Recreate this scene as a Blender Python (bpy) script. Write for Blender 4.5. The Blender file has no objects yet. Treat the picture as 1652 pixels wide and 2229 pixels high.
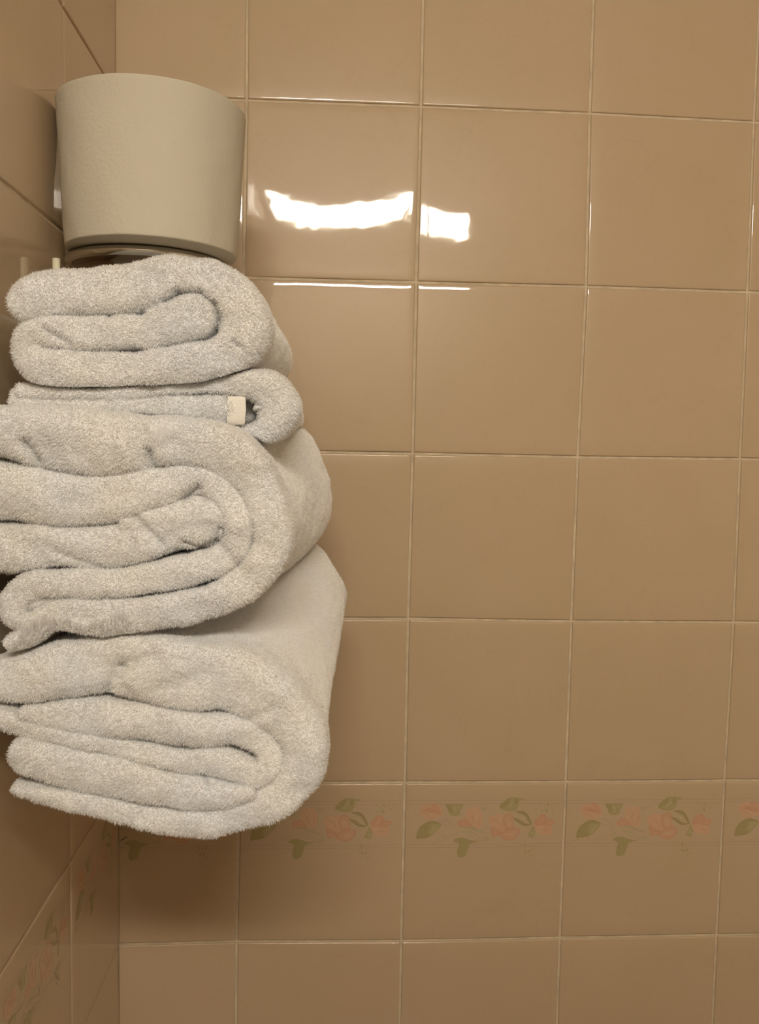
import bpy, math, random
import numpy as np
from mathutils import Vector, noise, Euler
from mathutils.geometry import tessellate_polygon

random.seed(7)
RNG = np.random.default_rng(11)
S = bpy.context.scene
COL = S.collection

# ------------------------------------------------------------------ camera, light, exposure
ZR = 1.80                      # height of the first full grout line in view
CAM_P = Vector((0.1852, -0.7858, ZR - 0.2943))
CAM_E = Euler((1.4972, -0.018, -0.058), 'XYZ')
FPX = 1920.667
cd = bpy.data.cameras.new('camera')
cam = bpy.data.objects.new('camera', cd)
COL.objects.link(cam)
cam.location = CAM_P
cam.rotation_euler = CAM_E
cd.sensor_fit = 'VERTICAL'
cd.sensor_height = 24.0
cd.lens = 24.0 * FPX / 2229.0
cd.clip_start = 0.01
S.camera = cam

world = bpy.data.worlds.new('world')
S.world = world
world.use_nodes = True
world.node_tree.nodes['Background'].inputs[0].default_value = (1, .9, .76, 1)
world.node_tree.nodes['Background'].inputs[1].default_value = 0.02

LAMP_STRENGTH = 75.0
LAMP_COLOR = (1.0, 0.90, 0.77)
CEIL_STRENGTH = 3.0

S.view_settings.view_transform = 'Standard'
S.view_settings.look = 'None'
S.view_settings.gamma = 1.0
S.view_settings.use_curve_mapping = False
S.view_settings.exposure = 0.06
try:
    S.cycles.max_bounces = 8
    S.cycles.use_adaptive_sampling = True
    S.cycles.adaptive_threshold = 0.025
    S.cycles.diffuse_bounces = 5
    S.cycles.glossy_bounces = 4
    S.cycles.use_denoising = True
    S.cycles.sample_clamp_indirect = 6.0
except Exception:
    pass

ROT = CAM_E.to_matrix()


def at(px, py, y):
    """point on the plane at depth y seen at image position px,py"""
    d = ROT @ Vector(((px - 826.0) / FPX, -(py - 1114.5) / FPX, -1.0))
    t = (y - CAM_P.y) / d.y
    return CAM_P + d * t


# ------------------------------------------------------------------ materials
def mat(name):
    m = bpy.data.materials.new(name)
    m.use_nodes = True
    nt = m.node_tree
    return m, nt, nt.nodes['Principled BSDF']


def N(nt, kind, **kw):
    n = nt.nodes.new(kind)
    for k, v in kw.items():
        setattr(n, k, v)
    return n


def tile_material(name, attr=False):
    m, nt, p = mat(name)
    L = nt.links.new
    tc = N(nt, 'ShaderNodeTexCoord')
    n1 = N(nt, 'ShaderNodeTexNoise'); n1.inputs['Scale'].default_value = 9; n1.inputs['Detail'].default_value = 5
    n2 = N(nt, 'ShaderNodeTexNoise'); n2.inputs['Scale'].default_value = 16; n2.inputs['Detail'].default_value = 2
    n2.inputs['Distortion'].default_value = 1.6
    L(tc.outputs['Object'], n1.inputs['Vector']); L(tc.outputs['Object'], n2.inputs['Vector'])
    r1 = N(nt, 'ShaderNodeValToRGB')
    r1.color_ramp.elements[0].position = .3; r1.color_ramp.elements[0].color = (.535, .412, .262, 1)
    r1.color_ramp.elements[1].position = .7; r1.color_ramp.elements[1].color = (.560, .426, .284, 1)
    L(n1.outputs['Fac'], r1.inputs[0])
    # thin faint marble veins
    r2 = N(nt, 'ShaderNodeValToRGB')
    e = r2.color_ramp.elements
    e[0].position = .485; e[0].color = (1, 1, 1, 1)
    e[1].position = .515; e[1].color = (1, 1, 1, 1)
    k = e.new(.5); k.color = (.975, .965, .96, 1)
    L(n2.outputs['Fac'], r2.inputs[0])
    mx = N(nt, 'ShaderNodeMix', data_type='RGBA', blend_type='MULTIPLY')
    mx.inputs['Factor'].default_value = 1.0
    if attr:
        a = N(nt, 'ShaderNodeAttribute', attribute_name='print')
        L(a.outputs['Color'], mx.inputs['A'])
    else:
        L(r1.outputs['Color'], mx.inputs['A'])
    L(r2.outputs['Color'], mx.inputs['B'])
    L(mx.outputs['Result'], p.inputs['Base Color'])
    p.inputs['Roughness'].default_value = .36
    p.inputs['Specular IOR Level'].default_value = .25
    p.inputs['Coat Weight'].default_value = .85
    p.inputs['Coat Roughness'].default_value = .035
    p.inputs['Coat IOR'].default_value = 1.5
    n3 = N(nt, 'ShaderNodeTexNoise'); n3.inputs['Scale'].default_value = 55; n3.inputs['Detail'].default_value = 1
    L(tc.outputs['Object'], n3.inputs['Vector'])
    b = N(nt, 'ShaderNodeBump'); b.inputs['Strength'].default_value = .06; b.inputs['Distance'].default_value = .0012
    L(n3.outputs['Fac'], b.inputs['Height'])
    L(b.outputs['Normal'], p.inputs['Normal'])
    L(b.outputs['Normal'], p.inputs['Coat Normal'])
    return m


M_TILE = tile_material('glazed_tile')
M_PRINT = tile_material('tile_print', True)


def simple(name, col, rough=.6, metal=0.0, scale=40, amt=.05, bump=0.0, bscale=200):
    m, nt, p = mat(name)
    tc = N(nt, 'ShaderNodeTexCoord')
    n1 = N(nt, 'ShaderNodeTexNoise'); n1.inputs['Scale'].default_value = scale; n1.inputs['Detail'].default_value = 4
    nt.links.new(tc.outputs['Object'], n1.inputs['Vector'])
    r = N(nt, 'ShaderNodeValToRGB')
    r.color_ramp.elements[0].position = .3; r.color_ramp.elements[1].position = .7
    r.color_ramp.elements[0].color = tuple(c * (1 - amt) for c in col) + (1,)
    r.color_ramp.elements[1].color = tuple(min(1, c * (1 + amt)) for c in col) + (1,)
    nt.links.new(n1.outputs['Fac'], r.inputs[0])
    nt.links.new(r.outputs['Color'], p.inputs['Base Color'])
    p.inputs['Roughness'].default_value = rough
    p.inputs['Metallic'].default_value = metal
    if bump:
        n2 = N(nt, 'ShaderNodeTexNoise'); n2.inputs['Scale'].default_value = bscale; n2.inputs['Detail'].default_value = 3
        nt.links.new(tc.outputs['Object'], n2.inputs['Vector'])
        b = N(nt, 'ShaderNodeBump'); b.inputs['Strength'].default_value = bump; b.inputs['Distance'].default_value = .0006
        nt.links.new(n2.outputs['Fac'], b.inputs['Height']); nt.links.new(b.outputs['Normal'], p.inputs['Normal'])
    return m


M_GROUT = simple('grout', (.63, .53, .375), .8, scale=70, amt=.16, bump=.4, bscale=900)
M_PAINT = simple('painted_plaster', (.70, .64, .53), .8)
M_FLOOR = simple('floor_tile', (.14, .10, .075), .5)
M_CURTAIN = simple('pale_plaster', (.82, .77, .68), .8)
M_CHROME = simple('chrome', (.62, .60, .55), .10, 1.0, amt=.02)
M_BRONZE = simple('dark_dish', (.20, .15, .10), .22, 1.0, amt=.02)
M_WHITE = simple('ivory_plastic', (.72, .70, .52), .35)
M_CARD = simple('cardboard', (.42, .31, .20), .9)
M_DARK = simple('dark_clip', (.10, .07, .05), .5)

# toilet paper
M_PAPER, nt, p = mat('tissue_paper')
tc = N(nt, 'ShaderNodeTexCoord')
v = N(nt, 'ShaderNodeTexVoronoi'); v.inputs['Scale'].default_value = 420
n2 = N(nt, 'ShaderNodeTexNoise'); n2.inputs['Scale'].default_value = 90; n2.inputs['Detail'].default_value = 6
nt.links.new(tc.outputs['Object'], v.inputs['Vector']); nt.links.new(tc.outputs['Object'], n2.inputs['Vector'])
ad = N(nt, 'ShaderNodeMath', operation='MULTIPLY_ADD')
nt.links.new(v.outputs['Distance'], ad.inputs[0]); ad.inputs[1].default_value = .45
nt.links.new(n2.outputs['Fac'], ad.inputs[2])
b = N(nt, 'ShaderNodeBump'); b.inputs['Strength'].default_value = .55; b.inputs['Distance'].default_value = .0006
nt.links.new(ad.outputs[0], b.inputs['Height']); nt.links.new(b.outputs['Normal'], p.inputs['Normal'])
p.inputs['Base Color'].default_value = (.575, .53, .425, 1)
p.inputs['Roughness'].default_value = .95
p.inputs['Specular IOR Level'].default_value = .15


def terry_material(name, col, transl):
    m, nt, p = mat(name)
    out = nt.nodes['Material Output']
    tc = N(nt, 'ShaderNodeTexCoord')
    n1 = N(nt, 'ShaderNodeTexNoise'); n1.inputs['Scale'].default_value = 28; n1.inputs['Detail'].default_value = 3
    nt.links.new(tc.outputs['Object'], n1.inputs['Vector'])
    r = N(nt, 'ShaderNodeValToRGB')
    r.color_ramp.elements[0].position = .35; r.color_ramp.elements[1].position = .65
    r.color_ramp.elements[0].color = (col[0], col[1], col[2], 1)
    r.color_ramp.elements[1].color = (col[0] * .985, col[1] * 1.0, col[2] * 1.03, 1)
    nt.links.new(n1.outputs['Fac'], r.inputs[0])
    nt.nodes.remove(p)
    d = N(nt, 'ShaderNodeBsdfDiffuse'); t = N(nt, 'ShaderNodeBsdfTranslucent'); mx = N(nt, 'ShaderNodeMixShader')
    nt.links.new(r.outputs['Color'], d.inputs['Color']); nt.links.new(r.outputs['Color'], t.inputs['Color'])
    mx.inputs[0].default_value = transl
    nt.links.new(d.outputs[0], mx.inputs[1]); nt.links.new(t.outputs[0], mx.inputs[2])
    sh = N(nt, 'ShaderNodeBsdfSheen')
    sh.inputs['Color'].default_value = (.55, .545, .53, 1)
    sh.inputs['Roughness'].default_value = .55
    ads = N(nt, 'ShaderNodeAddShader')
    nt.links.new(mx.outputs[0], ads.inputs[0]); nt.links.new(sh.outputs[0], ads.inputs[1])
    nt.links.new(ads.outputs[0], out.inputs['Surface'])
    return m


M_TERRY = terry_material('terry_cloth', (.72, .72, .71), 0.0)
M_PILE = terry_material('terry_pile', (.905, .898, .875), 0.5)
M_HEM = simple('woven_hem', (.80, .77, .70), .9, amt=.02, bump=.5, bscale=900)

M_LAMP, nt, p = mat('lamp_diffuser')
p.inputs['Base Color'].default_value = (.9, .88, .8, 1)
p.inputs['Emission Color'].default_value = LAMP_COLOR + (1,)
p.inputs['Emission Strength'].default_value = LAMP_STRENGTH
M_CEIL, nt, p = mat('ceiling_lamp_glass')
p.inputs['Base Color'].default_value = (.9, .88, .8, 1)
p.inputs['Emission Color'].default_value = LAMP_COLOR + (1,)
p.inputs['Emission Strength'].default_value = CEIL_STRENGTH
M_MIRROR = simple('mirror_glass', (.85, .86, .84), .02, 1.0, amt=.01)


# ------------------------------------------------------------------ helpers
def tag(o, label=None, cat=None, group=None, kind=None):
    if label: o['label'] = label
    if cat: o['category'] = cat
    if group: o['group'] = group
    if kind: o['kind'] = kind
    return o


def mesh_np(name, verts, faces, mats, fmat=None, parent=None, smooth=True, loc=None):
    """faces: list of arrays (n,k) ; fmat: list of material indices per array"""
    me = bpy.data.meshes.new(name)
    verts = np.asarray(verts, dtype=np.float32)
    if loc is not None:
        verts = verts - np.array(loc, dtype=np.float32)
    sizes = np.concatenate([np.full(len(f), f.shape[1], dtype=np.int32) for f in faces])
    idx = np.concatenate([np.asarray(f, dtype=np.int32).ravel() for f in faces])
    me.vertices.add(len(verts)); me.vertices.foreach_set('co', verts.ravel())
    me.loops.add(len(idx)); me.loops.foreach_set('vertex_index', idx)
    me.polygons.add(len(sizes))
    st = np.concatenate([[0], np.cumsum(sizes)[:-1]]).astype(np.int32)
    me.polygons.foreach_set('loop_start', st)
    mi = np.concatenate([np.full(len(f), (0 if fmat is None else fmat[i]), dtype=np.int32) for i, f in enumerate(faces)])
    me.polygons.foreach_set('material_index', mi)
    me.polygons.foreach_set('use_smooth', np.full(len(sizes), smooth))
    for m_ in mats:
        me.materials.append(m_)
    me.update(calc_edges=True)
    me.validate()
    o = bpy.data.objects.new(name, me)
    COL.objects.link(o)
    if parent: o.parent = parent
    if loc is not None: o.location = loc
    return o


class MB:
    def __init__(self):
        self.v = []; self.q = []; self.t = []; self.n = 0

    def grid(self, P, closed_u=False, closed_v=False):
        P = np.asarray(P, dtype=float); a, b = P.shape[:2]
        base = self.n
        self.v.append(P.reshape(-1, 3)); self.n += a * b
        I = np.arange(a * b).reshape(a, b) + base
        if closed_u: I = np.vstack([I, I[:1]])
        if closed_v: I = np.hstack([I, I[:, :1]])
        self.q.append(np.stack([I[:-1, :-1], I[1:, :-1], I[1:, 1:], I[:-1, 1:]], -1).reshape(-1, 4))

    def box(self, lo, hi):
        x0, y0, z0 = lo; x1, y1, z1 = hi
        V = np.array([(x0, y0, z0), (x1, y0, z0), (x1, y1, z0), (x0, y1, z0), (x0, y0, z1), (x1, y0, z1), (x1, y1, z1), (x0, y1, z1)], float)
        F = np.array([(0, 3, 2, 1), (4, 5, 6, 7), (0, 1, 5, 4), (1, 2, 6, 5), (2, 3, 7, 6), (3, 0, 4, 7)])
        self.v.append(V); self.q.append(F + self.n); self.n += 8

    def tube(self, pts, r, seg=14, closed=False):
        pts = [Vector(p_) for p_ in pts]; n = len(pts); rows = []
        prev = None
        for i, p_ in enumerate(pts):
            if closed: d = pts[(i + 1) % n] - pts[i - 1]
            else: d = pts[min(i + 1, n - 1)] - pts[max(i - 1, 0)]
            d.normalize()
            ref = prev if prev is not None else (Vector((0, 0, 1)) if abs(d.z) < .9 else Vector((1, 0, 0)))
            u = (ref - d * ref.dot(d)).normalized(); prev = u
            w = d.cross(u)
            rr = r[i] if hasattr(r, '__len__') else r
            rows.append([p_ + (u * math.cos(a) + w * math.sin(a)) * rr for a in [2 * math.pi * k / seg for k in range(seg)]])
        if not closed:
            rows = [[pts[0]] * seg] + rows + [[pts[-1]] * seg]
        self.grid(np.array([[tuple(q) for q in row] for row in rows]), closed_u=closed, closed_v=True)

    def lathe(self, prof, c, seg=96):
        """prof list of (r,z)"""
        a = np.linspace(0, 2 * np.pi, seg, endpoint=False)
        P = np.array([[(c[0] + r * math.cos(t), c[1] + r * math.sin(t), c[2] + z) for t in a] for r, z in prof])
        self.grid(P, closed_v=True)

    def build(self, name, m, parent=None, smooth=True):
        return mesh_np(name, np.concatenate(self.v), [np.concatenate(self.q)], [m], parent=parent, smooth=smooth)


# ------------------------------------------------------------------ tiled walls
T = .15
C0 = .1099
# surveyed grout crossings on the far wall (column, row) -> image position
SURV = {(0, 0): (537, 219), (1, 0): (916, 233), (2, 0): (1283, 248), (3, 0): (1640, 267),
        (1, 1): (906, 615), (2, 1): (1275, 624), (3, 1): (1626, 636),
        (1, 2): (898, 987), (2, 2): (1257, 995), (3, 2): (1610, 999),
        (1, 3): (888, 1346), (2, 3): (1243, 1352), (3, 3): (1596, 1354),
        (1, 4): (881, 1702), (2, 4): (1231, 1701), (3, 4): (1576, 1698),
        (0, 5): (515, 2048), (1, 5): (873, 2047), (2, 5): (1218, 2040), (3, 5): (1559, 2034)}


def node(i, j):
    """grout crossing on the far wall as (x, z); column -1 is the corner"""
    x = 0.0 if i < 0 else C0 + i * T
    z = ZR - j * T
    if (i, j) in SURV:
        q = at(SURV[(i, j)][0], SURV[(i, j)][1], 0.0)
        return q.x, q.z
    if (1, j) in SURV and i <= 0:
        q = at(*SURV[(1, j)], 0.0)
        return x, z + .6 * (q.z - z)
    if (3, j) in SURV and i > 3:
        q = at(*SURV[(3, j)], 0.0)
        return x + (q.x - C0 - 3 * T), z + (q.z - z) * .5
    if i >= 0 and j < 0 and (i, 0) in SURV:
        q = at(*SURV[(i, 0)], 0.0)
        return q.x, z
    if i >= 0 and j > 5 and (i, 5) in SURV:
        q = at(*SURV[(i, 5)], 0.0)
        return q.x, z + (q.z - (ZR - 5 * T))
    return x, z


EDGE = [0, .00012, .00045, .0009, .0015]
G = .00105           # half grout


def tile_warp(U, V, seed, k):
    """gentle kiln warp of a tile, U,V in metres from its centre"""
    a = .15
    h = k * (np.asarray(U) / .075) ** 2 * (a / math.pi) * np.sin(math.pi * np.asarray(V) / a)
    rs = np.random.default_rng(seed)
    c = rs.normal(size=6)
    h = h + .00006 * (c[0] * np.sin(U * 42 + c[1]) + c[2] * np.sin(V * 46 + c[3]) + .6 * c[4] * np.sin((U + V) * 60 + c[5]))
    h = h - .00022 * ((np.asarray(U) / .075) ** 2 + (np.asarray(V) / .075) ** 2)
    return h


def tile_patch(c00, c10, c01, c11, seed, k, fine):
    nf = 27 if fine == 2 else 15
    """corners (a,b) in wall coords: lower-left, lower-right, upper-left, upper-right; returns a,b,height grids"""
    w = c10[0] - c00[0]; hgt = c01[1] - c00[1]

    def params(L):
        e = [x + G for x in EDGE]
        inner = np.linspace(EDGE[-1] + G, L - EDGE[-1] - G, nf if fine else 4)[1:-1]
        return np.array(e + list(inner) + [L - x for x in e[::-1]])
    pu, pv = params(w), params(hgt)
    U, V = np.meshgrid(pu, pv)
    s, t = U / w, V / hgt
    A = (1 - t) * ((1 - s) * c00[0] + s * c10[0]) + t * ((1 - s) * c01[0] + s * c11[0])
    B = (1 - t) * ((1 - s) * c00[1] + s * c10[1]) + t * ((1 - s) * c01[1] + s * c11[1])
    R = EDGE[-1]
    du = np.minimum(np.minimum(U - G, w - G - U), R); dv = np.minimum(np.minimum(V - G, hgt - G - V), R)
    fu = np.sqrt(np.clip(1 - (1 - du / R) ** 2, 0, 1)); fv = np.sqrt(np.clip(1 - (1 - dv / R) ** 2, 0, 1))
    edge = .0011 * (np.minimum(fu, fv) * .5 + .5 * fu * fv)
    H = .0008 + edge + tile_warp(U - w / 2, V - hgt / 2, seed, k)
    H[0, :] = H[-1, :] = H[:, 0] = H[:, -1] = -.001
    return A, B, H


def sm(poly, n=5):
    """smooth closed polygon"""
    P = np.array(poly, float); out = []
    m_ = len(P)
    for i in range(m_):
        p0, p1, p2, p3 = P[i - 1], P[i], P[(i + 1) % m_], P[(i + 2) % m_]
        for t in np.arange(n) / n:
            out.append(.5 * (2 * p1 + (p2 - p0) * t + (2 * p0 - 5 * p1 + 4 * p2 - p3) * t * t + (3 * p1 - p0 - 3 * p2 + p3) * t ** 3))
    return np.array(out)


PK, PKD, PKL = (.56, .335, .215), (.51, .28, .175), (.55, .37, .235)
GR, GRD, GRL = (.34, .295, .13), (.315, .26, .115), (.41, .35, .19)
LN = (.405, .31, .205)
MAU = (.44, .335, .225)
BAND = (.50, .392, .262)
def faint(c, f=.80):
    return tuple(f * a + (1 - f) * b for a, b in zip(c, (.48, .372, .242)))


PK, PKD, PKL, GR, GRD, GRL, LN, MAU, BAND = [tuple(1.14 * v_ for v_ in faint(c, .86)) for c in (PK, PKD, PKL, GR, GRD, GRL, LN, MAU, BAND)]
MOTIF = [  # (polygon, centre colour, rim colour)
    ([(190, 195), (225, 140), (300, 125), (380, 140), (410, 200), (400, 250), (330, 280), (255, 275), (210, 230)], PKL, PK),
    ([(190, 195), (260, 160), (330, 175), (400, 230), (340, 225), (260, 205)], PKD, PK),
    ([(300, 130), (340, 128), (395, 200), (385, 225), (340, 180)], PK, PKD),
    ([(330, 285), (400, 250), (450, 245), (520, 300), (560, 345), (470, 320), (400, 310)], MAU, BAND),
    ([(435, 130), (520, 128), (610, 130), (585, 190), (575, 230), (520, 245), (480, 225), (460, 180)], GRL, GR),
    ([(440, 132), (500, 140), (500, 215), (478, 215), (462, 180)], GRD, GR),
    ([(565, 345), (570, 295), (630, 272), (660, 290), (700, 340), (640, 352)], PK, PKD),
    ([(640, 270), (640, 200), (690, 160), (750, 165), (790, 230), (785, 330), (765, 370), (700, 335), (665, 300)], PKL, PK),
    ([(770, 165), (850, 155), (830, 190), (790, 195)], MAU, MAU),
    ([(700, 170), (725, 165), (735, 250), (725, 300), (705, 250)], PKL, PKL),
    ([(870, 330), (862, 270), (910, 238), (980, 235), (1040, 260), (1060, 320), (1010, 390), (940, 385)], PKL, PK),
    ([(1000, 260), (1050, 222), (1100, 250), (1095, 290), (1110, 370), (1040, 400), (1010, 340)], PKL, PKD),
    ([(880, 350), (960, 390), (1030, 430), (960, 440), (900, 455), (885, 400)], PK, PKD),
    ([(1000, 400), (1110, 370), (1160, 380), (1150, 440), (1090, 490), (1020, 480), (970, 440)], PKL, PKD),
    ([(870, 385), (960, 400), (1040, 425), (960, 415)], PKD, PKD),
    ([(960, 165), (985, 120), (1060, 65), (1140, 70), (1200, 80), (1150, 110), (1135, 170), (1080, 200), (1000, 190)], GRL, GR),
    ([(965, 160), (1000, 115), (1060, 80), (1045, 130), (1000, 165)], GR, GRD),
    ([(1100, 70), (1145, 72), (1135, 120), (1100, 150)], GRD, GR),
    ([(1110, 205), (1190, 200), (1240, 240), (1280, 330), (1255, 320), (1215, 255), (1160, 225)], GRD, GR),
    ([(1090, 265), (1150, 280), (1210, 320), (1280, 332), (1200, 347), (1130, 305)], GRD, GR),
    ([(1150, 235), (1200, 250), (1240, 300), (1200, 300), (1150, 265)], BAND, GRL),
    ([(1300, 320), (1350, 250), (1400, 235), (1430, 275), (1420, 330), (1360, 350)], PK, PKD),
    ([(1400, 290), (1490, 290), (1500, 315), (1460, 350), (1400, 345)], PK, PKD),
    ([(1290, 365), (1340, 340), (1470, 360), (1475, 430), (1400, 440), (1330, 410)], PKL, PK),
    ([(1240, 450), (1290, 345), (1320, 400), (1300, 470)], GRL, GR),
    ([(165, 465), (175, 390), (220, 330), (300, 290), (380, 310), (400, 335), (350, 400), (290, 450), (210, 465)], GR, GRD),
    ([(290, 330), (380, 320), (395, 340), (320, 430), (280, 440)], GRL, GR),
    ([(520, 490), (570, 460), (640, 465), (690, 490), (770, 495), (690, 520), (660, 590), (640, 640), (575, 655), (560, 590), (575, 520)], GR, GRD),
    ([(600, 400), (700, 400), (800, 470), (840, 500), (770, 490), (690, 440)], BAND, GRL),
    ([(590, 350), (700, 350), (770, 385), (830, 400), (800, 420), (700, 380)], GRL, MAU),
    ([(800, 470), (850, 450), (880, 480), (830, 500)], MAU, GRL),
]


def dash(x0, y0, x1, y1, w=9):
    dx, dy = x1 - x0, y1 - y0; l = math.hypot(dx, dy); nx, ny = -dy / l * w / 2, dx / l * w / 2
    mx_, my_ = (x0 + x1) / 2, (y0 + y1) / 2
    return [(x0, y0), (mx_ + nx, my_ + ny), (x1, y1), (mx_ - nx, my_ - ny)]


for (x, y, dx, dy, c) in [(1340, 150, 30, -18, GRL), (1380, 140, 20, 30, GRL), (1420, 120, 12, 34, GR), (1350, 190, 30, 20, GRL),
                          (1410, 180, 20, 36, GR), (1460, 125, 8, 30, GRL), (1470, 170, 34, 12, GRL), (1300, 170, 28, 18, GRL), (1500, 130, 34, 10, GRL),
                          (1170, 530, 20, 30, GRL), (1210, 520, 14, 36, GR), (1250, 525, 6, 34, GRL), (1295, 520, -10, 34, GRL),
                          (1180, 580, 34, 12, GRL), (1220, 590, 14, 34, GR), (1260, 580, 8, 36, GR), (1305, 575, -14, 26, GRL),
                          (1215, 640, 16, 20, GRL), (1270, 630, 2, 34, GRL), (1300, 620, -10, 34, GRL),
                          (420, 430, 14, 44, MAU), (460, 425, 14, 46, GRL), (500, 415, 16, 46, MAU), (540, 405, 14, 40, GRL),
                          (350, 470, 20, 34, MAU), (310, 500, 30, 30, GRL), (130, 515, 30, -30, GRL), (380, 500, 8, -50, MAU)]:
    MOTIF.append((dash(x, y, x + dx, y + dy, 20), c, c))
# fine drawn veins, petal folds, fern stems
for (x0, y0, x1, y1, w_, c) in [(200, 195, 330, 265, 7, PKD), (230, 150, 370, 210, 6, PKD), (300, 135, 395, 240, 6, PKD),
        (180, 455, 300, 340, 6, GRD), (230, 400, 260, 340, 5, GRD), (260, 370, 330, 345, 5, GRD), (215, 430, 290, 420, 5, GRD),
        (500, 150, 520, 230, 6, GRD), (560, 150, 545, 225, 5, GRD), (660, 200, 740, 340, 7, PKD), (720, 180, 700, 300, 5, PKD), (770, 220, 760, 360, 6, PKD),
        (580, 300, 690, 335, 6, PKD), (880, 260, 960, 330, 7, PKD), (930, 250, 985, 380, 6, PKD), (990, 250, 1000, 380, 6, PKD), (1040, 250, 1090, 300, 6, PKD),
        (900, 400, 980, 420, 6, PKD), (1010, 420, 1140, 400, 6, PKD), (1020, 440, 1110, 470, 6, PKD), (1000, 390, 1090, 350, 6, PKD),
        (970, 180, 1100, 90, 6, GRD), (1020, 150, 1040, 100, 5, GRD), (1060, 180, 1125, 110, 5, GRD), (1320, 330, 1400, 260, 6, PKD), (1370, 330, 1480, 300, 6, PKD),
        (1340, 380, 1460, 400, 6, PKD), (1400, 350, 1440, 430, 5, PKD), (580, 480, 600, 640, 6, GRD), (600, 480, 650, 560, 5, GRD), (640, 480, 740, 497, 5, GRD),
        (90, 520, 200, 470, 6, MAU), (300, 540, 560, 420, 6, MAU), (400, 330, 560, 350, 6, MAU), (620, 390, 800, 470, 6, MAU), (640, 430, 780, 490, 5, MAU),
        (1330, 220, 1500, 120, 5, GRL), (1160, 520, 1300, 660, 5, GRL), (1190, 350, 1290, 350, 5, GRL), (820, 380, 860, 480, 6, MAU)]:
    MOTIF.append((dash(x0, y0, x1, y1, w_ + 3), c, c))


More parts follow.
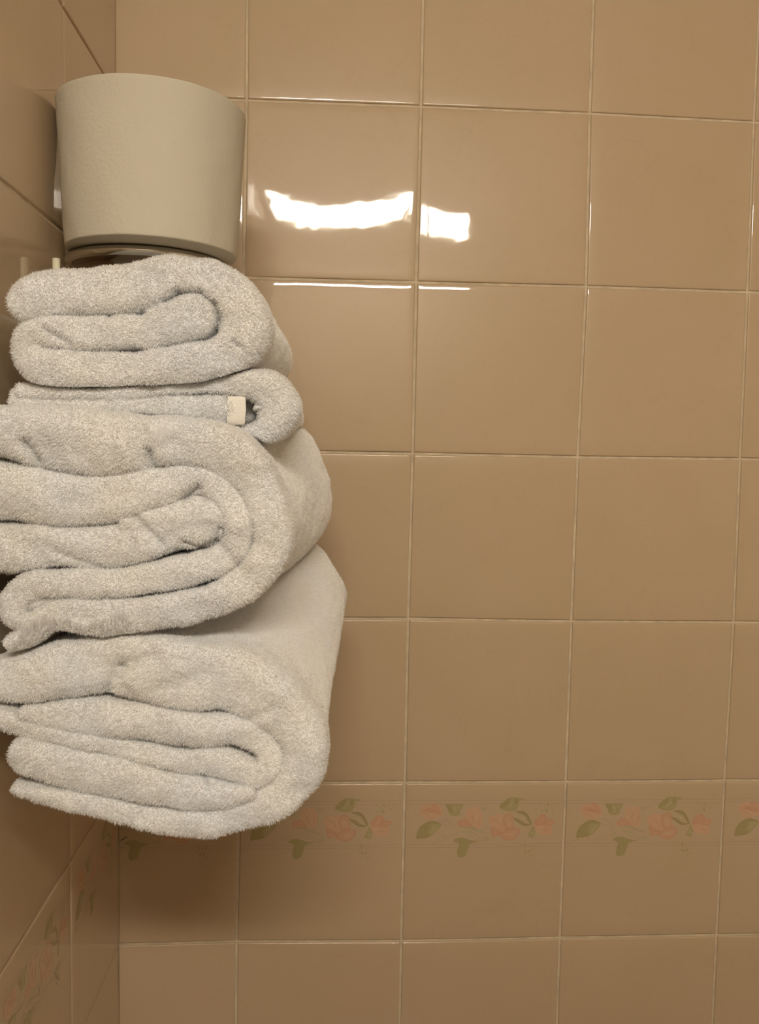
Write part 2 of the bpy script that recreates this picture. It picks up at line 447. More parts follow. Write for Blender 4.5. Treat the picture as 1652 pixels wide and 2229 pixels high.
def tiled_wall(name, cells, to_world, back):
    """cells: list of (corner tuple, seed, warp, fine, border) in wall coords"""
    vs, qs, n = [], [], 0
    dv, dq, dt, dc, dn = [], [], [], [], 0
    for (cs, seed, k, fine, border) in cells:
        A, B, H = tile_patch(*cs, seed, k, fine)
        P = to_world(A, B, H)
        a, b_ = A.shape
        I = np.arange(a * b_).reshape(a, b_) + n
        vs.append(P.reshape(-1, 3)); n += a * b_
        qs.append(np.stack([I[:-1, :-1], I[:-1, 1:], I[1:, 1:], I[1:, :-1]], -1).reshape(-1, 4))
        if border:
            (x0, z0), (x1, _), (_, z1), _ = cs
            w = x1 - x0; full = border          # pattern origin offset (cut tiles)
            kk = T / 1560.0

            def put(pts):
                pts = np.asarray(pts, float)
                u = (pts[:, 0] - 40) * kk - full[0]
                v_ = (z1 - z0) - (pts[:, 1] + 85) * kk
                if full[1]: u = w - u
                uu = np.clip(u, .0016, w - .0016)
                h = .0019 + tile_warp(uu - w / 2, v_ - (z1 - z0) / 2, seed, k)
                return x0 + uu, z0 + v_, h, u
            for y0_, y1_ in ((91, 97), (123, 129), (522, 528), (552, 558)):
                xs = np.linspace(52, 1588, 24)
                for e_, (ya, yb) in enumerate(((y0_, y1_),)):
                    a1, b1, h1, _ = put([(x, ya) for x in xs]); a2, b2, h2, _ = put([(x, yb) for x in xs])
                    P = np.concatenate([to_world(a1, b1, h1 + .00004), to_world(a2, b2, h2 + .00004)])
                    dv.append(P); m_ = len(xs)
                    Q = np.array([(i, i + 1, m_ + i + 1, m_ + i) for i in range(m_ - 1)]) + dn
                    dq.append(Q); dc.append(np.tile(LN, (2 * m_, 1))); dn += 2 * m_
            for li, (poly, c1, c2) in enumerate(MOTIF):
                sp = sm(poly) if len(poly) > 4 else np.array(poly, float)
                cen = sp.mean(0)
                sp_in = cen + (sp - cen) * .6
                a1, b1, h1, u1 = put(np.vstack([[cen], sp_in, sp]))
                if u1.min() < .001 or u1.max() > w - .001:
                    if u1.max() < .002 or u1.min() > w - .002: continue
                dv.append(to_world(a1, b1, h1 + .00006 + li * .0000015)); m_ = len(sp)
                rel = sp - cen; nx_ = np.roll(rel, -1, 0)
                cr = rel[:, 0] * nx_[:, 1] - rel[:, 1] * nx_[:, 0]
                if (cr > 0).any() and (cr < 0).any():      # crescent: cut into triangles instead of a fan
                    tri = tessellate_polygon([[Vector((p_[0], p_[1], 0)) for p_ in sp]])
                    tri = [(t_ if (sp[t_[1]][0] - sp[t_[0]][0]) * (sp[t_[2]][1] - sp[t_[0]][1]) - (sp[t_[1]][1] - sp[t_[0]][1]) * (sp[t_[2]][0] - sp[t_[0]][0]) > 0 else t_[::-1]) for t_ in tri]
                    dt.append(np.array(tri) + 1 + m_ + dn)
                    dc.append(np.tile(c1, (2 * m_ + 1, 1))); dn += 2 * m_ + 1
                    continue
                dt.append(np.array([(0, 1 + i, 1 + (i + 1) % m_) for i in range(m_)]) + dn)
                dq.append(np.array([(1 + i, 1 + m_ + i, 1 + m_ + (i + 1) % m_, 1 + (i + 1) % m_) for i in range(m_)]) + dn)
                mid = [.6 * p + .4 * q for p, q in zip(c1, c2)]
                dc.append(np.vstack([[c1], np.tile(mid, (m_, 1)), np.tile(c2, (m_, 1))])); dn += 2 * m_ + 1
    # backing slab
    V = back
    F = np.array([(0, 3, 2, 1), (4, 5, 6, 7), (0, 1, 5, 4), (1, 2, 6, 5), (2, 3, 7, 6), (3, 0, 4, 7)]) + n
    vs.append(V); n += 8
    faces = [np.concatenate(qs), F]; fm = [0, 1]
    cols = [np.ones((n, 3))]
    if dv:
        vs += dv; faces += [np.concatenate(dq) + n, np.concatenate(dt) + n]; fm += [2, 2]; cols += dc
    o = mesh_np(name, np.concatenate(vs), faces, [M_TILE, M_GROUT, M_PRINT], fm)
    ca = o.data.color_attributes.new('print', 'FLOAT_COLOR', 'POINT')
    cc = np.concatenate(cols); cc = np.hstack([cc, np.ones((len(cc), 1))]).astype(np.float32)
    ca.data.foreach_set('color', cc.ravel())
    # flat shading on the slab
    pm = np.zeros(len(o.data.polygons), dtype=np.int32); o.data.polygons.foreach_get('material_index', pm)
    o.data.polygons.foreach_set('use_smooth', pm != 1)
    tag(o, kind='structure')
    return o


def box8(lo, hi):
    x0, y0, z0 = lo; x1, y1, z1 = hi
    return np.array([(x0, y0, z0), (x1, y0, z0), (x1, y1, z0), (x0, y1, z0), (x0, y0, z1), (x1, y0, z1), (x1, y1, z1), (x0, y1, z1)], float)


ROOM_X, ROOM_Y, ROOM_Z = 1.15, -1.42, 2.44
cells = []
WARP = {(0, 0): .021, (1, 0): .003, (2, 0): .004, (-1, 0): .006}
for j in range(-4, 12):
    for i in range(-1, 11):
        cs = (node(i, j + 1), node(i + 1, j + 1), node(i, j), node(i + 1, j))
        if cs[2][1] > ROOM_Z or cs[1][0] > ROOM_X + .02: continue
        k = WARP.get((i, j), random.uniform(-.004, .006))
        fine = (2 if j in (0, 1) and i in (0, 1) else 1) if (-1 <= i <= 4 and -1 <= j <= 6) else 0
        border = ((T - C0, False) if i < 0 else (0, False)) if (j == 4 and i <= 5) else None
        cells.append((cs, 1000 + i * 37 + j, k, fine, border))
tiled_wall('wall_back', cells, lambda A, B, H: np.stack([A, -H, B], -1), box8((-.02, .0, -.0), (ROOM_X + .02, .06, ROOM_Z)))

cells = []
for j in range(-4, 12):
    for i in range(0, 9):
        a0, a1 = i * T, (i + 1) * T          # distance from the corner
        if j == 6: continue                     # below the flower border this wall has one taller tile
        z1_, z0_ = node(-1, j)[1], node(-1, j + (2 if j == 5 else 1))[1]
        if z1_ > ROOM_Z: continue
        fine = i <= 4 and -2 <= j <= 6
        border = (0, True) if (j == 4 and i <= 4) else None
        cells.append((((a0, z0_), (a1, z0_), (a0, z1_), (a1, z1_)), 5000 + i * 41 + j, random.uniform(-.003, .004), fine, border))


def left_world(A, B, H):
    return np.stack([H, -A, B], -1)


tiled_wall('wall_left', cells, left_world, box8((-.06, ROOM_Y, 0), (0, .06, ROOM_Z)))

# rest of the small bathroom
for nm, lo, hi, mm in (('floor', (-.06, ROOM_Y - .06, -.06), (ROOM_X + .06, .06, 0), M_FLOOR),
                       ('ceiling', (-.06, ROOM_Y - .06, ROOM_Z), (ROOM_X + .06, .06, ROOM_Z + .06), M_PAINT),
                       ('wall_right', (ROOM_X, ROOM_Y, 0), (ROOM_X + .06, .0, ROOM_Z), M_CURTAIN),
                       ('wall_front', (-.06, ROOM_Y - .06, 0), (ROOM_X + .06, ROOM_Y, ROOM_Z), M_PAINT)):
    g = MB(); g.box(lo, hi)
    tag(g.build(nm, mm, smooth=False), kind='structure')

# ------------------------------------------------------------------ lamp over the camera (seen as the glare in the tiles)
LY = ROOM_Y + .10
ll = at(775, 490, -LY)            # mirror image of the lamp behind the wall
LZ = ll.z; LX0, LX1 = .012, .012 + .50
lamp = bpy.data.objects.new('wall_lamp', None); COL.objects.link(lamp)
lamp.location = ((LX0 + LX1) / 2, ROOM_Y, LZ)
tag(lamp, 'long horizontal wall lamp behind the viewer, reflected as bright glare in the glazed tiles', 'lamp')


def relparent(o, par):
    o.parent = par
    o.matrix_parent_inverse.identity()
    me = o.data
    off = np.array(par.location, dtype=np.float32)
    co = np.empty(len(me.vertices) * 3, dtype=np.float32); me.vertices.foreach_get('co', co)
    co = (co.reshape(-1, 3) - off).ravel(); me.vertices.foreach_set('co', co); me.update()
    return o


# cross-section (y, z): curved diffuser from the front lip down to the wall, opaque cover added above it to throw the light downward
arc = [(LY + .045 - .014 * math.sin(a) - .036 * (1 - math.cos(a)), LZ + .030 - .056 * math.sin(a)) for a in np.linspace(0, math.pi / 2, 12)]
g = MB()
back_edge = [(arc[-1][0], arc[-1][1] + .004), (arc[0][0] - .004, arc[0][1])]
g.grid([[(x, y, z) for y, z in arc + back_edge] for x in np.linspace(LX0 + .012, LX1 - .012, 24)], closed_v=True)
relparent(g.build('diffuser', M_LAMP), lamp)
added_hood = [(LY + .049, LZ + .026), (LY + .049, LZ + .050), (ROOM_Y, LZ + .050), (ROOM_Y, arc[-1][1] - .006), (arc[-1][0] - .004, arc[-1][1] - .006), (arc[-1][0] - .004, arc[-1][1] + .006), (ROOM_Y + .006, arc[-1][1] + .006), (ROOM_Y + .006, LZ + .046), (LY + .046, LZ + .046)]
g = MB()
g.grid([[(x, y, z) for y, z in added_hood] for x in (LX0 + .012, LX1 - .012)], closed_v=True)
relparent(g.build('added_hood', M_WHITE, smooth=False), lamp)
for x in (LX0, LX1 - .012):
    g = MB(); g.box((x, ROOM_Y, LZ - .055), (x + .012, LY + .051, LZ + .052))
    relparent(g.build('end_cap', M_CHROME, smooth=False), lamp)
xc = LX0 + .015 + (885 - 560) / 430 * .48
g = MB()
clip = [(y + .003, z - .001) for y, z in arc]; clip2 = [(y + .006, z - .003) for y, z in arc]
g.grid([[(x, y, z) for y, z in clip + clip2[::-1]] for x in (xc - .005, xc + .005)], closed_v=True)
relparent(g.build('clip', M_DARK, smooth=False), lamp)

# ------------------------------------------------------------------ toilet roll
RC = Vector((.0650, -.168, ZR - .0727)); RH = .0944; R0, R1 = .0617, .0565
AX = Vector((.008, .0, 1)).normalized()


def tilted(prof, seg=160, wob=0.0):
    u = AX.cross(Vector((0, 1, 0))).normalized(); w = AX.cross(u)
    rows = []
    for r, z in prof:
        row = []
        for k in range(seg):
            a = -2 * math.pi * k / seg
            rr = r
            if wob: rr += wob * noise.noise(Vector((math.cos(a) * 1.6, math.sin(a) * 1.6, z * 18))) + wob * .35 * noise.noise(Vector((math.cos(a) * 5, math.sin(a) * 5, z * 70)))
            row.append(tuple(RC + AX * (z - RH) + (u * math.cos(a) + w * math.sin(a)) * rr))
        rows.append(row)
    return rows


roll = bpy.data.objects.new('toilet_roll', None); COL.objects.link(roll)
roll.location = RC - AX * RH
tag(roll, 'new white toilet paper roll standing upright on the chrome ring above the towels', 'toilet roll')
rb = .0013
prof = [(.0205, 0)]
for r in np.linspace(.023, R1 - rb, 9): prof.append((r, 0))
for a in np.linspace(.2, math.pi / 2, 6): prof.append((R1 - rb + rb * math.sin(a), rb - rb * math.cos(a)))
for z in np.linspace(rb, RH - rb, 40)[1:-1]:
    f = z / RH
    prof.append((R1 + (R0 - R1) * (f ** .9), z))
for a in np.linspace(0, math.pi / 2, 6): prof.append((R0 - rb + rb * math.cos(a), RH - rb + rb * math.sin(a)))
for r in np.linspace(R0 - rb, .0205, 9)[1:]: prof.append((r, RH))
prof.append((.0205, 0))
g = MB(); g.grid(tilted(prof, wob=.0011), closed_v=True)
relparent(g.build('paper', M_PAPER), roll)
g = MB(); g.grid(tilted([(.0205, .0003), (.0205, RH - .0003), (.0193, RH - .0003), (.0193, .0003), (.0205, .0003)], 64), closed_v=True)
relparent(g.build('cardboard_core', M_CARD), roll)

# ------------------------------------------------------------------ chrome rack on the left wall
rack = bpy.data.objects.new('towel_rack', None); COL.objects.link(rack)
RX, RY = .0118, -.178
rack.location = (0, RY, ZR - .50)
tag(rack, 'chrome wall rack with a round ring carrying the toilet roll', 'towel rack')
zb = (RC - AX * RH).z - .0020
RCX, RCY = .0572, -.149
RR = .0518
g = MB()
g.tube([(RCX + RR * math.cos(a), RCY + RR * math.sin(a), zb - .002) for a in np.linspace(0, 2 * math.pi, 96, endpoint=False)], .0033, 14, closed=True)
relparent(g.build('ring', M_CHROME), rack)
g = MB()
g.lathe([(.0001, -.0105), (.015, -.0104), (.030, -.0096), (.044, -.0078), (.0500, -.0045), (.0500, -.0030), (.044, -.0062), (.030, -.008), (.015, -.0088), (.0001, -.0090)], (RCX, RCY, zb), 96)
relparent(tag(g.build('dish', M_BRONZE), 'shallow dark dish'), rack)
g = MB()
g.tube([(RX, RY - .028, zb - .010), (RX, RY - .028, zb - .02), (RX, RY - .028, ZR - .235)], .0024)
relparent(tag(g.build('end_plug', M_WHITE), 'small ivory plastic plug'), rack)

# ------------------------------------------------------------------ towels
def cat(ctrl, step):
    """Catmull-Rom through (x,y,h) rows, resampled by arc length in pixels"""
    P = np.array(ctrl, float); m_ = len(P)
    Q = np.vstack([2 * P[0] - P[1], P, 2 * P[-1] - P[-2]])
    out = []
    for i in range(m_ - 1):
        p0, p1, p2, p3 = Q[i:i + 4]
        for t in np.arange(24) / 24:
            out.append(.5 * (2 * p1 + (p2 - p0) * t + (2 * p0 - 5 * p1 + 4 * p2 - p3) * t * t + (3 * p1 - p0 - 3 * p2 + p3) * t ** 3))
    out.append(P[-1]); out = np.array(out)
    d = np.concatenate([[0], np.cumsum(np.hypot(*np.diff(out[:, :2], axis=0).T))])
    n = max(6, int(d[-1] / step))
    s = np.linspace(0, d[-1], n)
    return np.stack([np.interp(s, d, out[:, k]) for k in range(3)], 1)


def vnoise(P, scale, seed):
    o = Vector((seed * 3.7, seed * 1.3, seed * 7.1))
    return np.array([noise.noise(Vector(p) * scale + o) for p in P])


def ribbon(ctrl, off, sc, y0, y1, capd=.9, yoff=0.0, round_ends=(True, True), flare=None):
    """thick folded layer: ctrl in local zoom units; returns grid (path, loop, 3) + weights"""
    C = np.array(ctrl, float)
    C[:, 0] = C[:, 0] / sc + off[0]; C[:, 1] = C[:, 1] / sc + off[1]; C[:, 2] /= sc
    S_ = cat(C, 5.0)
    pts = np.array([tuple(at(x, y, y0 + yoff)) for x, y, _ in S_])[:, [0, 2]]
    mpp = (y0 + yoff - CAM_P.y) / FPX
    h = S_[:, 2] * mpp
    # rounded ends
    d = np.concatenate([[0], np.cumsum(np.hypot(*np.diff(pts, axis=0).T))])
    tan = np.gradient(pts, axis=0); tan /= np.linalg.norm(tan, axis=1)[:, None]

    def extend(pts, h, tan, first):
        e = 0 if first else -1
        r = h[e]; dirv = -tan[e] if first else tan[e]
        nn = 7
        P_, H_, T_ = [], [], []
        for a in np.linspace(0, math.pi / 2, nn)[1:]:
            P_.append(pts[e] + dirv * r * math.sin(a) * .9); H_.append(max(r * math.cos(a) ** .7, r * .05)); T_.append(tan[e])
        if first: return np.vstack([P_[::-1], pts]), np.concatenate([H_[::-1], h]), np.vstack([T_[::-1], tan])
        return np.vstack([pts, P_]), np.concatenate([h, H_]), np.vstack([tan, T_])
    if round_ends[0]: pts, h, tan = extend(pts, h, tan, True)
    if round_ends[1]: pts, h, tan = extend(pts, h, tan, False)
    nor = np.stack([-tan[:, 1], tan[:, 0]], 1)
    nc, ns = 9, 34
    th = np.linspace(-math.pi / 2, math.pi / 2, 2 * nc + 1)
    sgn = np.sign(np.sin(th)) * np.abs(np.sin(th)) ** .80
    dep = 1 - np.clip(np.cos(th), 0, 1) ** .72
    L = y1 - (y0 + yoff)
    tt = np.linspace(0, 1, ns + 1)[1:] ** 1.25
    rows = []
    for (px, pz), hh, (nx, nz) in zip(pts, h, nor):
        cdp = min(hh, .013) * capd
        loop = []
        for s_, d_ in zip(sgn, dep): loop.append((s_ * hh, y0 + yoff + cdp * d_))
        for t in tt: loop.append((hh, y0 + yoff + cdp + (L - 2 * cdp) * t))
        for s_, d_ in zip(sgn[::-1][1:-1], dep[::-1][1:-1]): loop.append((s_ * hh, y1 - cdp * d_))
        for t in tt[::-1]: loop.append((-hh, y0 + yoff + cdp + (L - 2 * cdp) * t))
        rows.append([(px + n_ * nx, y, pz + n_ * nz) for n_, y in loop])
    P = np.array(rows)
    return P


def make_towel(name, label, layers, y0, y1, back, dents=(), seed=1, dens=1.0, hem=None, pile_len=.0021):
    """layers: list of dict(ctrl, off, sc, ...) ; back(x,z,t)-> new x,z ; dents in image px"""
    vs, qs, n = [], [], 0
    for ly in layers:
        P = ribbon(ly['c'], ly['off'], ly['sc'], y0, y1, yoff=ly.get('y', 0.0), capd=ly.get('cap', .78), round_ends=ly.get('ends', (True, True)))
        a, b_ = P.shape[:2]
        I = np.arange(a * b_).reshape(a, b_) + n
        J = np.hstack([I, I[:, :1]])
        q = np.stack([J[:-1, :-1], J[:-1, 1:], J[1:, 1:], J[1:, :-1]], -1).reshape(-1, 4)
        vs.append(P.reshape(-1, 3)); qs.append(q); n += a * b_
    V = np.concatenate(vs); Q = np.concatenate(qs)

    def normals(V):
        e1 = V[Q[:, 2]] - V[Q[:, 0]]; e2 = V[Q[:, 3]] - V[Q[:, 1]]
        fn = np.cross(e1, e2)
        vn = np.zeros_like(V)
        for k in range(4): np.add.at(vn, Q[:, k], fn)
        return vn / np.maximum(np.linalg.norm(vn, axis=1), 1e-12)[:, None], fn
    Nn, fn = normals(V)
    # orientation check: front-cap normals should face the camera (-y)
    fr = V[:, 1] < y0 + .003
    if Nn[fr, 1].mean() > 0:
        Q = Q[:, ::-1].copy(); Nn, fn = normals(V)
    t = np.clip((V[:, 1] - y0) / (y1 - y0), 0, 1)
    # soft folds and lumps
    W = V * np.array([1, .35, 1])
    disp = .0020 * vnoise(W, 38, seed) + .0011 * vnoise(V, 95, seed + 3) + .0005 * vnoise(V, 240, seed + 5)
    V = V + Nn * disp[:, None]
    V[:, 1] += (t < .1) * .0028 * vnoise(V * np.array([1, 0, 1.5]), 48, seed + 8)
    # long soft creases pressed into the cloth
    for (x1, yy1, x2, yy2, r, dep_) in dents:
        pa, pb = at(x1, yy1, y0), at(x2, yy2, y0)
        a2 = np.array([pa.x, pa.z]); b2 = np.array([pb.x, pb.z]); ab = b2 - a2
        q2 = V[:, [0, 2]] - a2
        s_ = np.clip((q2 @ ab) / max(ab @ ab, 1e-12), 0, 1)
        dd = np.linalg.norm(q2 - s_[:, None] * ab, axis=1)
        rr = r * (y0 - CAM_P.y) / FPX
        g_ = np.exp(-(dd / rr) ** 2) * (t < .12)
        V[:, 1] += dep_ * g_
    # spread towards the back
    e = t * t * (3 - 2 * t)
    x, z = back(V[:, 0], V[:, 2], t)
    V = np.stack([x, V[:, 1], z], 1)
    V[:, 0] = np.maximum(V[:, 0], .0062 + .0015 * vnoise(V[:, [1, 1, 2]], 60, 3) if False else .0062)
    return dict(name=name, label=label, V=V, Q=Q, y0=y0, y1=y1, dens=dens, pile_len=pile_len, lower=None, upper=None)


def vert_normals(V, Q):
    e1 = V[Q[:, 2]] - V[Q[:, 0]]; e2 = V[Q[:, 3]] - V[Q[:, 1]]
    fn = np.cross(e1, e2)
    vn = np.zeros_like(V)
    for k in range(4): np.add.at(vn, Q[:, k], fn)
    return vn / np.maximum(np.linalg.norm(vn, axis=1), 1e-12)[:, None], fn


class Contact:
    """height field z = S(x, y) where two stacked towels press on each other"""
    X0, Y0, ST, NX, NY = -.02, -.37, .002, 130, 140

    def __init__(self, up, lo):
        g = []
        for V, sgn in ((up['V'], -1), (lo['V'], 1)):
            F = np.full((self.NX, self.NY), -9.0)
            for dx in (-1, 0, 1):
                for dy in (-2, -1, 0, 1, 2):
                    ix = np.clip(((V[:, 0] - self.X0) / self.ST).astype(int) + dx, 0, self.NX - 1)
                    iy = np.clip(((V[:, 1] - self.Y0) / self.ST).astype(int) + dy, 0, self.NY - 1)
                    np.maximum.at(F, (ix, iy), sgn * V[:, 2])
            g.append(F)
        U = np.where(g[0] > -8, -g[0], np.nan); Lw = np.where(g[1] > -8, g[1], np.nan)
        S_ = np.where(np.isnan(U), Lw + .004, np.where(np.isnan(Lw), U - .004, (U + Lw) / 2))
        for _ in range(260):                       # fill the empty cells
            m_ = np.isnan(S_)
            if not m_.any(): break
            P = np.pad(S_, 1, constant_values=np.nan)
            nb = np.stack([P[:-2, 1:-1], P[2:, 1:-1], P[1:-1, :-2], P[1:-1, 2:]])
            ok = ~np.isnan(nb); c = ok.sum(0)
            av = np.where(ok, nb, 0).sum(0) / np.maximum(c, 1)
            S_ = np.where(m_ & (c > 0), av, S_)
        for _ in range(14):
            P = np.pad(S_, 1, mode='edge')
            S_ = (P[:-2, 1:-1] + P[2:, 1:-1] + P[1:-1, :-2] + P[1:-1, 2:] + 2 * S_) / 6
        self.S = S_

    def at(self, V):
        fx = np.clip((V[:, 0] - self.X0) / self.ST - .5, 0, self.NX - 1.001); fy = np.clip((V[:, 1] - self.Y0) / self.ST - .5, 0, self.NY - 1.001)
        ix, iy = fx.astype(int), fy.astype(int); a, b = fx - ix, fy - iy; S_ = self.S
        return (1 - a) * (1 - b) * S_[ix, iy] + a * (1 - b) * S_[ix + 1, iy] + (1 - a) * b * S_[ix, iy + 1] + a * b * S_[ix + 1, iy + 1]


def press(tw, V, gap):
    if tw['lower'] is not None: V[:, 2] = np.maximum(V[:, 2], tw['lower'].at(V) + gap)
    if tw['upper'] is not None: V[:, 2] = np.minimum(V[:, 2], tw['upper'].at(V) - gap)


def finish_towel(tw):
    name, label, V, Q, y0, y1, dens, pile_len = (tw[k] for k in ('name', 'label', 'V', 'Q', 'y0', 'y1', 'dens', 'pile_len'))
    press(tw, V, .0010)
    Nn, fn = vert_normals(V, Q)
    # ---- pile: short looped yarn ends standing on the visible surface
    area = np.linalg.norm(fn, axis=1) / 2
    cen = V[Q].mean(1); fnn = fn / np.maximum(np.linalg.norm(fn, axis=1), 1e-12)[:, None]
    tf = (cen[:, 1] - y0)
    view = np.array(CAM_P) - cen; view /= np.linalg.norm(view, axis=1)[:, None]
    facing = (fnn * view).sum(1)
    w = area * np.where(facing > -.35, 1, 0) * np.where(tf < .028, 1.0, .62)
    # outside surfaces only matter further back
    tot = w.sum()
    cnt = int(tot * 1e6 * 5.2 * dens)
    print(name, 'pile', cnt, 'area', tot)
    fi = RNG.choice(len(Q), size=cnt, p=w / tot)
    uv = RNG.random((cnt, 2))
    A, B, C_, D = (V[Q[fi, k]] for k in range(4))
    u_, v_ = uv[:, :1], uv[:, 1:]
    base = (1 - u_) * (1 - v_) * A + u_ * (1 - v_) * B + u_ * v_ * C_ + (1 - u_) * v_ * D
    NA, NB, NC, ND = (Nn[Q[fi, k]] for k in range(4))
    nn = (1 - u_) * (1 - v_) * NA + u_ * (1 - v_) * NB + u_ * v_ * NC + (1 - u_) * v_ * ND
    nn /= np.maximum(np.linalg.norm(nn, axis=1), 1e-9)[:, None]
    rnd = RNG.normal(size=(cnt, 3))
    # slow drift of lie direction
    ph = base @ np.array([[70, 31, 12], [11, 60, 37], [29, 17, 66.]])
    flow = np.sin(ph) * .25
    deep = np.clip((base[:, 1] - y0 - .012) / .03, 0, 1)[:, None]
    dirv = nn * (1 - .45 * deep) + rnd * .42 + flow + np.array([0, 0, -.10])
    dirv /= np.linalg.norm(dirv, axis=1)[:, None]
    ln = pile_len * RNG.uniform(.55, 1.15, (cnt, 1)) * (1 - .45 * deep)
    side = np.cross(dirv, RNG.normal(size=(cnt, 3))); side /= np.maximum(np.linalg.norm(side, axis=1), 1e-9)[:, None]
    bend = np.cross(side, dirv)
    wd = RNG.uniform(.00014, .00025, (cnt, 1))
    root = base - nn * .0004
    m1 = root + dirv * ln * .55 + bend * ln * RNG.normal(0, .12, (cnt, 1))
    tip = root + dirv * ln + bend * ln * RNG.normal(0, .35, (cnt, 1)) + np.array([0, 0, -1]) * ln * .08
    PV = np.stack([root - side * wd, root + side * wd, m1 + side * wd * .95, m1 - side * wd * .95, tip], 1).reshape(-1, 3)
    k0 = np.arange(cnt) * 5 + len(V)
    PQ = np.stack([k0, k0 + 1, k0 + 2, k0 + 3], 1); PT = np.stack([k0 + 3, k0 + 2, k0 + 4], 1)
    allv = np.vstack([V, PV])
    allv[:, 0] = np.maximum(allv[:, 0], .0045)
    pv = allv[len(V):]
    press(tw, pv, .0003)
    allv[len(V):] = pv
    lo = allv.min(0); hi = allv.max(0)
    loc = ((lo[0] + hi[0]) / 2, (y0 + y1) / 2, lo[2])
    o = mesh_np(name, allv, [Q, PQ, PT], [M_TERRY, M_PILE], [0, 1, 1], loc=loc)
    tag(o, label, 'towel', 'folded towels stacked on the rack')
    return o


YB = -.135
O1, S1 = (0, 540), 2.174
O3, S3 = (0, 880), 2.118
O4, S4 = (0, 1330), 2.118

# top towel
T1 = [(122, 240, 92), (220, 215, 100), (400, 197, 108), (600, 180, 112), (760, 138, 98), (880, 112, 78), (1000, 158, 100),
      (1105, 250, 112), (1150, 350, 112), (1125, 450, 100), (1030, 515, 88), (850, 548, 84), (650, 562, 82), (400, 570, 84),
      (230, 565, 84), (145, 530, 82), (112, 465, 68), (165, 400, 68), (260, 392, 72), (450, 397, 76), (650, 388, 82), (800, 345, 92), (915, 318, 96)]


def back1(x, z, t):
    e = t * t * (3 - 2 * t)
    return x + .003 * e + (x - .10) * .05 * e, z


tw1 = make_towel('towel', 'white terry towel folded in a spiral, topmost of the stack directly under the toilet roll',
           [dict(c=T1, off=O1, sc=S1)], -.327, YB, back1, dents=[(357, 652, 385, 633, 6, .007), (385, 633, 432, 633, 5, .006), (432, 633, 466, 660, 5, .007), (466, 660, 478, 694, 5, .007), (230, 687, 240, 686, 6, .005), (300, 683, 308, 680, 6, .006), (505, 740, 520, 752, 6, .004), (545, 690, 560, 770, 5, .0015), (95, 715, 150, 745, 7, .003)], seed=2)

# second towel, thin with sewn hem
T2a = [(100, 672, 30), (250, 672, 32), (400, 676, 28), (600, 672, 28), (760, 657, 32), (900, 645, 42), (1040, 634, 48), (1170, 636, 62), (1270, 675, 92), (1310, 755, 112),
       (1280, 828, 90), (1220, 868, 52), (1120, 885, 34), (1000, 885, 28)]
T2b = [(75, 738, 28), (200, 745, 32), (400, 750, 36), (650, 745, 38), (850, 750, 60), (1000, 765, 70), (1060, 768, 68)]

T2c = [(100, 702, 46), (220, 710, 44), (500, 712, 40), (740, 704, 30)]
T2d = [(1120, 762, 58), (1180, 765, 60), (1240, 768, 62)]


def back2(x, z, t):
    e = t * t * (3 - 2 * t)
    return x - .004 * e * np.clip((x - .02) / .12, 0, 1.2), z


tw2 = make_towel('towel', 'thin white terry towel showing a flat sewn hem, second from the top of the stack',
                 [dict(c=T2a, off=O1, sc=S1), dict(c=T2b, off=O1, sc=S1, y=.001), dict(c=T2c, off=O1, sc=S1, y=.003), dict(c=T2d, off=O1, sc=S1, y=.016)], -.320, YB, back2, seed=9)
# flat woven hem band wrapped over the end of the inner layer
P = ribbon([(1075, 768, 67), (1100, 769, 68), (1130, 769, 68), (1160, 770, 68)], O1, S1, -.3205, YB, capd=.35, round_ends=(False, False))
g = MB()
mid = P[-1].mean(0)
endr = np.stack([P[-1] * (1 - f) + (P[-1] * np.array([1, 1, 0]) + np.array([.0004, 0, mid[2]])) * f for f in (.15, .6, 1.0)])
g.grid(np.vstack([P, endr]), closed_v=True)
for v_ in g.v:
    v_[:, 0] -= np.clip(v_[:, 1] + .3195, 0, .02) * .5 + np.clip(v_[:, 1] + .2995, 0, 1) * .12
hem = g.build('hem', M_HEM)
tag(hem, 'flat woven sewn hem band')

# third towel, large roll
T3a = [(-40, 124, 112), (10, 128, 116), (110, 138, 132), (300, 165, 148), (420, 184, 150), (560, 184, 138), (700, 181, 112), (850, 178, 110), (960, 196, 110), (1060, 245, 110), (1155, 338, 102),
       (1225, 470, 92), (1250, 600, 88), (1215, 730, 84), (1110, 840, 78), (950, 920, 72), (700, 968, 72), (450, 988, 78),
       (290, 978, 78), (200, 1000, 64), (110, 1080, 50), (50, 1105, 40)]
T3b = [(-40, 402, 138), (20, 406, 136), (110, 418, 128), (300, 442, 122), (500, 432, 112), (700, 388, 96), (840, 352, 76), (950, 360, 60), (1045, 425, 60), (1095, 530, 62),
       (1090, 640, 66), (1010, 720, 66), (880, 765, 66), (700, 805, 62), (500, 830, 60), (280, 832, 66), (140, 842, 60), (60, 900, 48), (60, 985, 42), (120, 1010, 34)]
T3c = [(-40, 664, 112), (20, 664, 110), (150, 660, 96), (300, 665, 92), (450, 668, 98), (580, 650, 96), (700, 620, 80), (800, 592, 80), (935, 572, 88)]

T3d = [(600, 560, 50), (720, 528, 58), (860, 500, 62), (960, 478, 62), (1015, 520, 52)]
T3e = [(85, 915, 40), (150, 905, 36), (220, 908, 28)]


def back3(x, z, t):
    e = t * t * (3 - 2 * t)
    zc = ZR - .33
    return x + .018 * e * np.clip((x - .02) / .12, 0, 1.2), z + ((z - zc) * .22 + .008) * e * np.clip((x - .09) / .07, 0, 1)


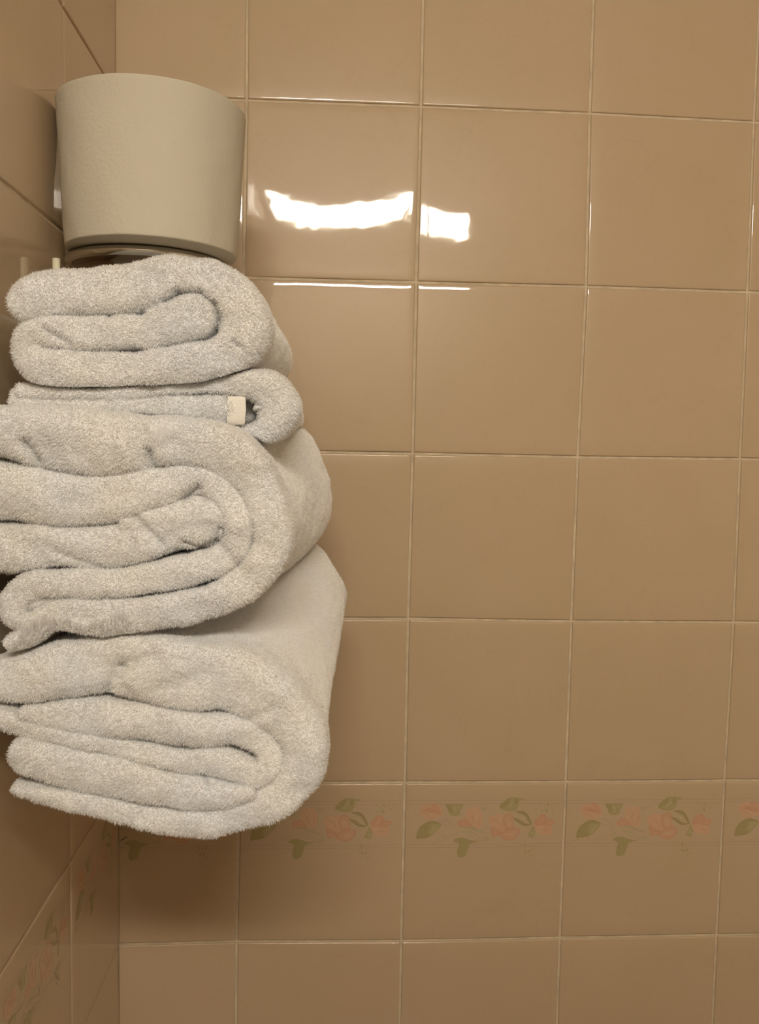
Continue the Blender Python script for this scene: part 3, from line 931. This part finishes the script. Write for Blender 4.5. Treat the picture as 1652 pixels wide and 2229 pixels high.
tw3 = make_towel('towel', 'large white terry towel loosely rolled with crumpled inner folds, third from the top',
           [dict(c=T3a, off=O3, sc=S3), dict(c=T3b, off=O3, sc=S3, y=.001), dict(c=T3c, off=O3, sc=S3, y=.002), dict(c=T3d, off=O3, sc=S3, y=.0035), dict(c=T3e, off=O3, sc=S3, y=.005)], -.337, YB, back3,
           dents=[(52, 965, 75, 1000, 11, .006), (322, 985, 326, 1005, 11, .006), (270, 960, 280, 1010, 18, -.002),
                  (295, 1130, 350, 1185, 10, .003), (110, 1200, 220, 1240, 8, .002), (480, 1190, 520, 1240, 12, .002), (395, 1180, 430, 1191, 5, .005), (430, 1191, 466, 1176, 5, .006), (466, 1176, 477, 1148, 5, .005),
                  (395, 1085, 430, 1060, 8, .006), (380, 1130, 470, 1120, 12, -.002)], seed=21)

# fourth towel, biggest, drooping at the bottom
T4a = [(-40, 338, 90), (10, 332, 100), (120, 315, 118), (260, 285, 128), (400, 262, 128), (560, 262, 140), (720, 290, 152), (880, 320, 150), (1040, 330, 148), (1180, 390, 145),
       (1310, 500, 128), (1390, 620, 108), (1390, 740, 98), (1320, 840, 88), (1190, 920, 80), (1020, 975, 66), (850, 992, 60), (700, 970, 57),
       (500, 918, 50), (350, 888, 46), (220, 866, 40), (120, 848, 30), (60, 832, 20)]
T4b = [(120, 478, 28), (220, 488, 50), (380, 500, 76), (600, 522, 84), (800, 552, 78), (950, 560, 72), (1080, 560, 66), (1195, 612, 64), (1245, 690, 60),
       (1190, 758, 58), (1080, 730, 64), (960, 702, 60), (830, 700, 54), (680, 665, 44), (500, 628, 34), (300, 592, 32), (120, 548, 42), (20, 512, 44), (-40, 495, 44)]
T4c = [(122, 685, 98), (300, 732, 102), (500, 775, 98), (700, 822, 88), (880, 852, 78), (1030, 862, 56), (1140, 846, 30)]


def back4(x, z, t):
    e = t * t * (3 - 2 * t)
    up = np.clip((z - (ZR - .60)) / .12, 0, 1.2)
    return x + (-.004 + .012 * up) * e * np.clip((x - .02) / .12, 0, 1.2), z + .042 * e * up * np.clip((x - .06) / .08, 0, 1)


tw4 = make_towel('towel', 'thick white bath towel with a drooping underside, lowest of the stack',
           [dict(c=T4a, off=O4, sc=S4), dict(c=T4b, off=O4, sc=S4, y=.001), dict(c=T4c, off=O4, sc=S4, y=-.001)], -.335, YB, back4,
           dents=[(228, 1505, 262, 1452, 12, .004), (262, 1452, 330, 1430, 14, .003), (345, 1500, 420, 1475, 16, .002), (240, 1470, 300, 1520, 10, .001),
                  (440, 1695, 450, 1712, 7, .005), (540, 1570, 600, 1540, 12, .002)], seed=33)

for up, lo in ((tw1, tw2), (tw2, tw3), (tw3, tw4)):
    c_ = Contact(up, lo)
    up['lower'] = c_; lo['upper'] = c_
objs = [finish_towel(t_) for t_ in (tw1, tw2, tw3, tw4)]
hv = np.empty(len(hem.data.vertices) * 3, dtype=np.float32); hem.data.vertices.foreach_get('co', hv)
hv = hv.reshape(-1, 3).astype(float); press(tw2, hv, .0018)
hem.data.vertices.foreach_set('co', hv.astype(np.float32).ravel()); hem.data.update()
relparent(hem, objs[1])
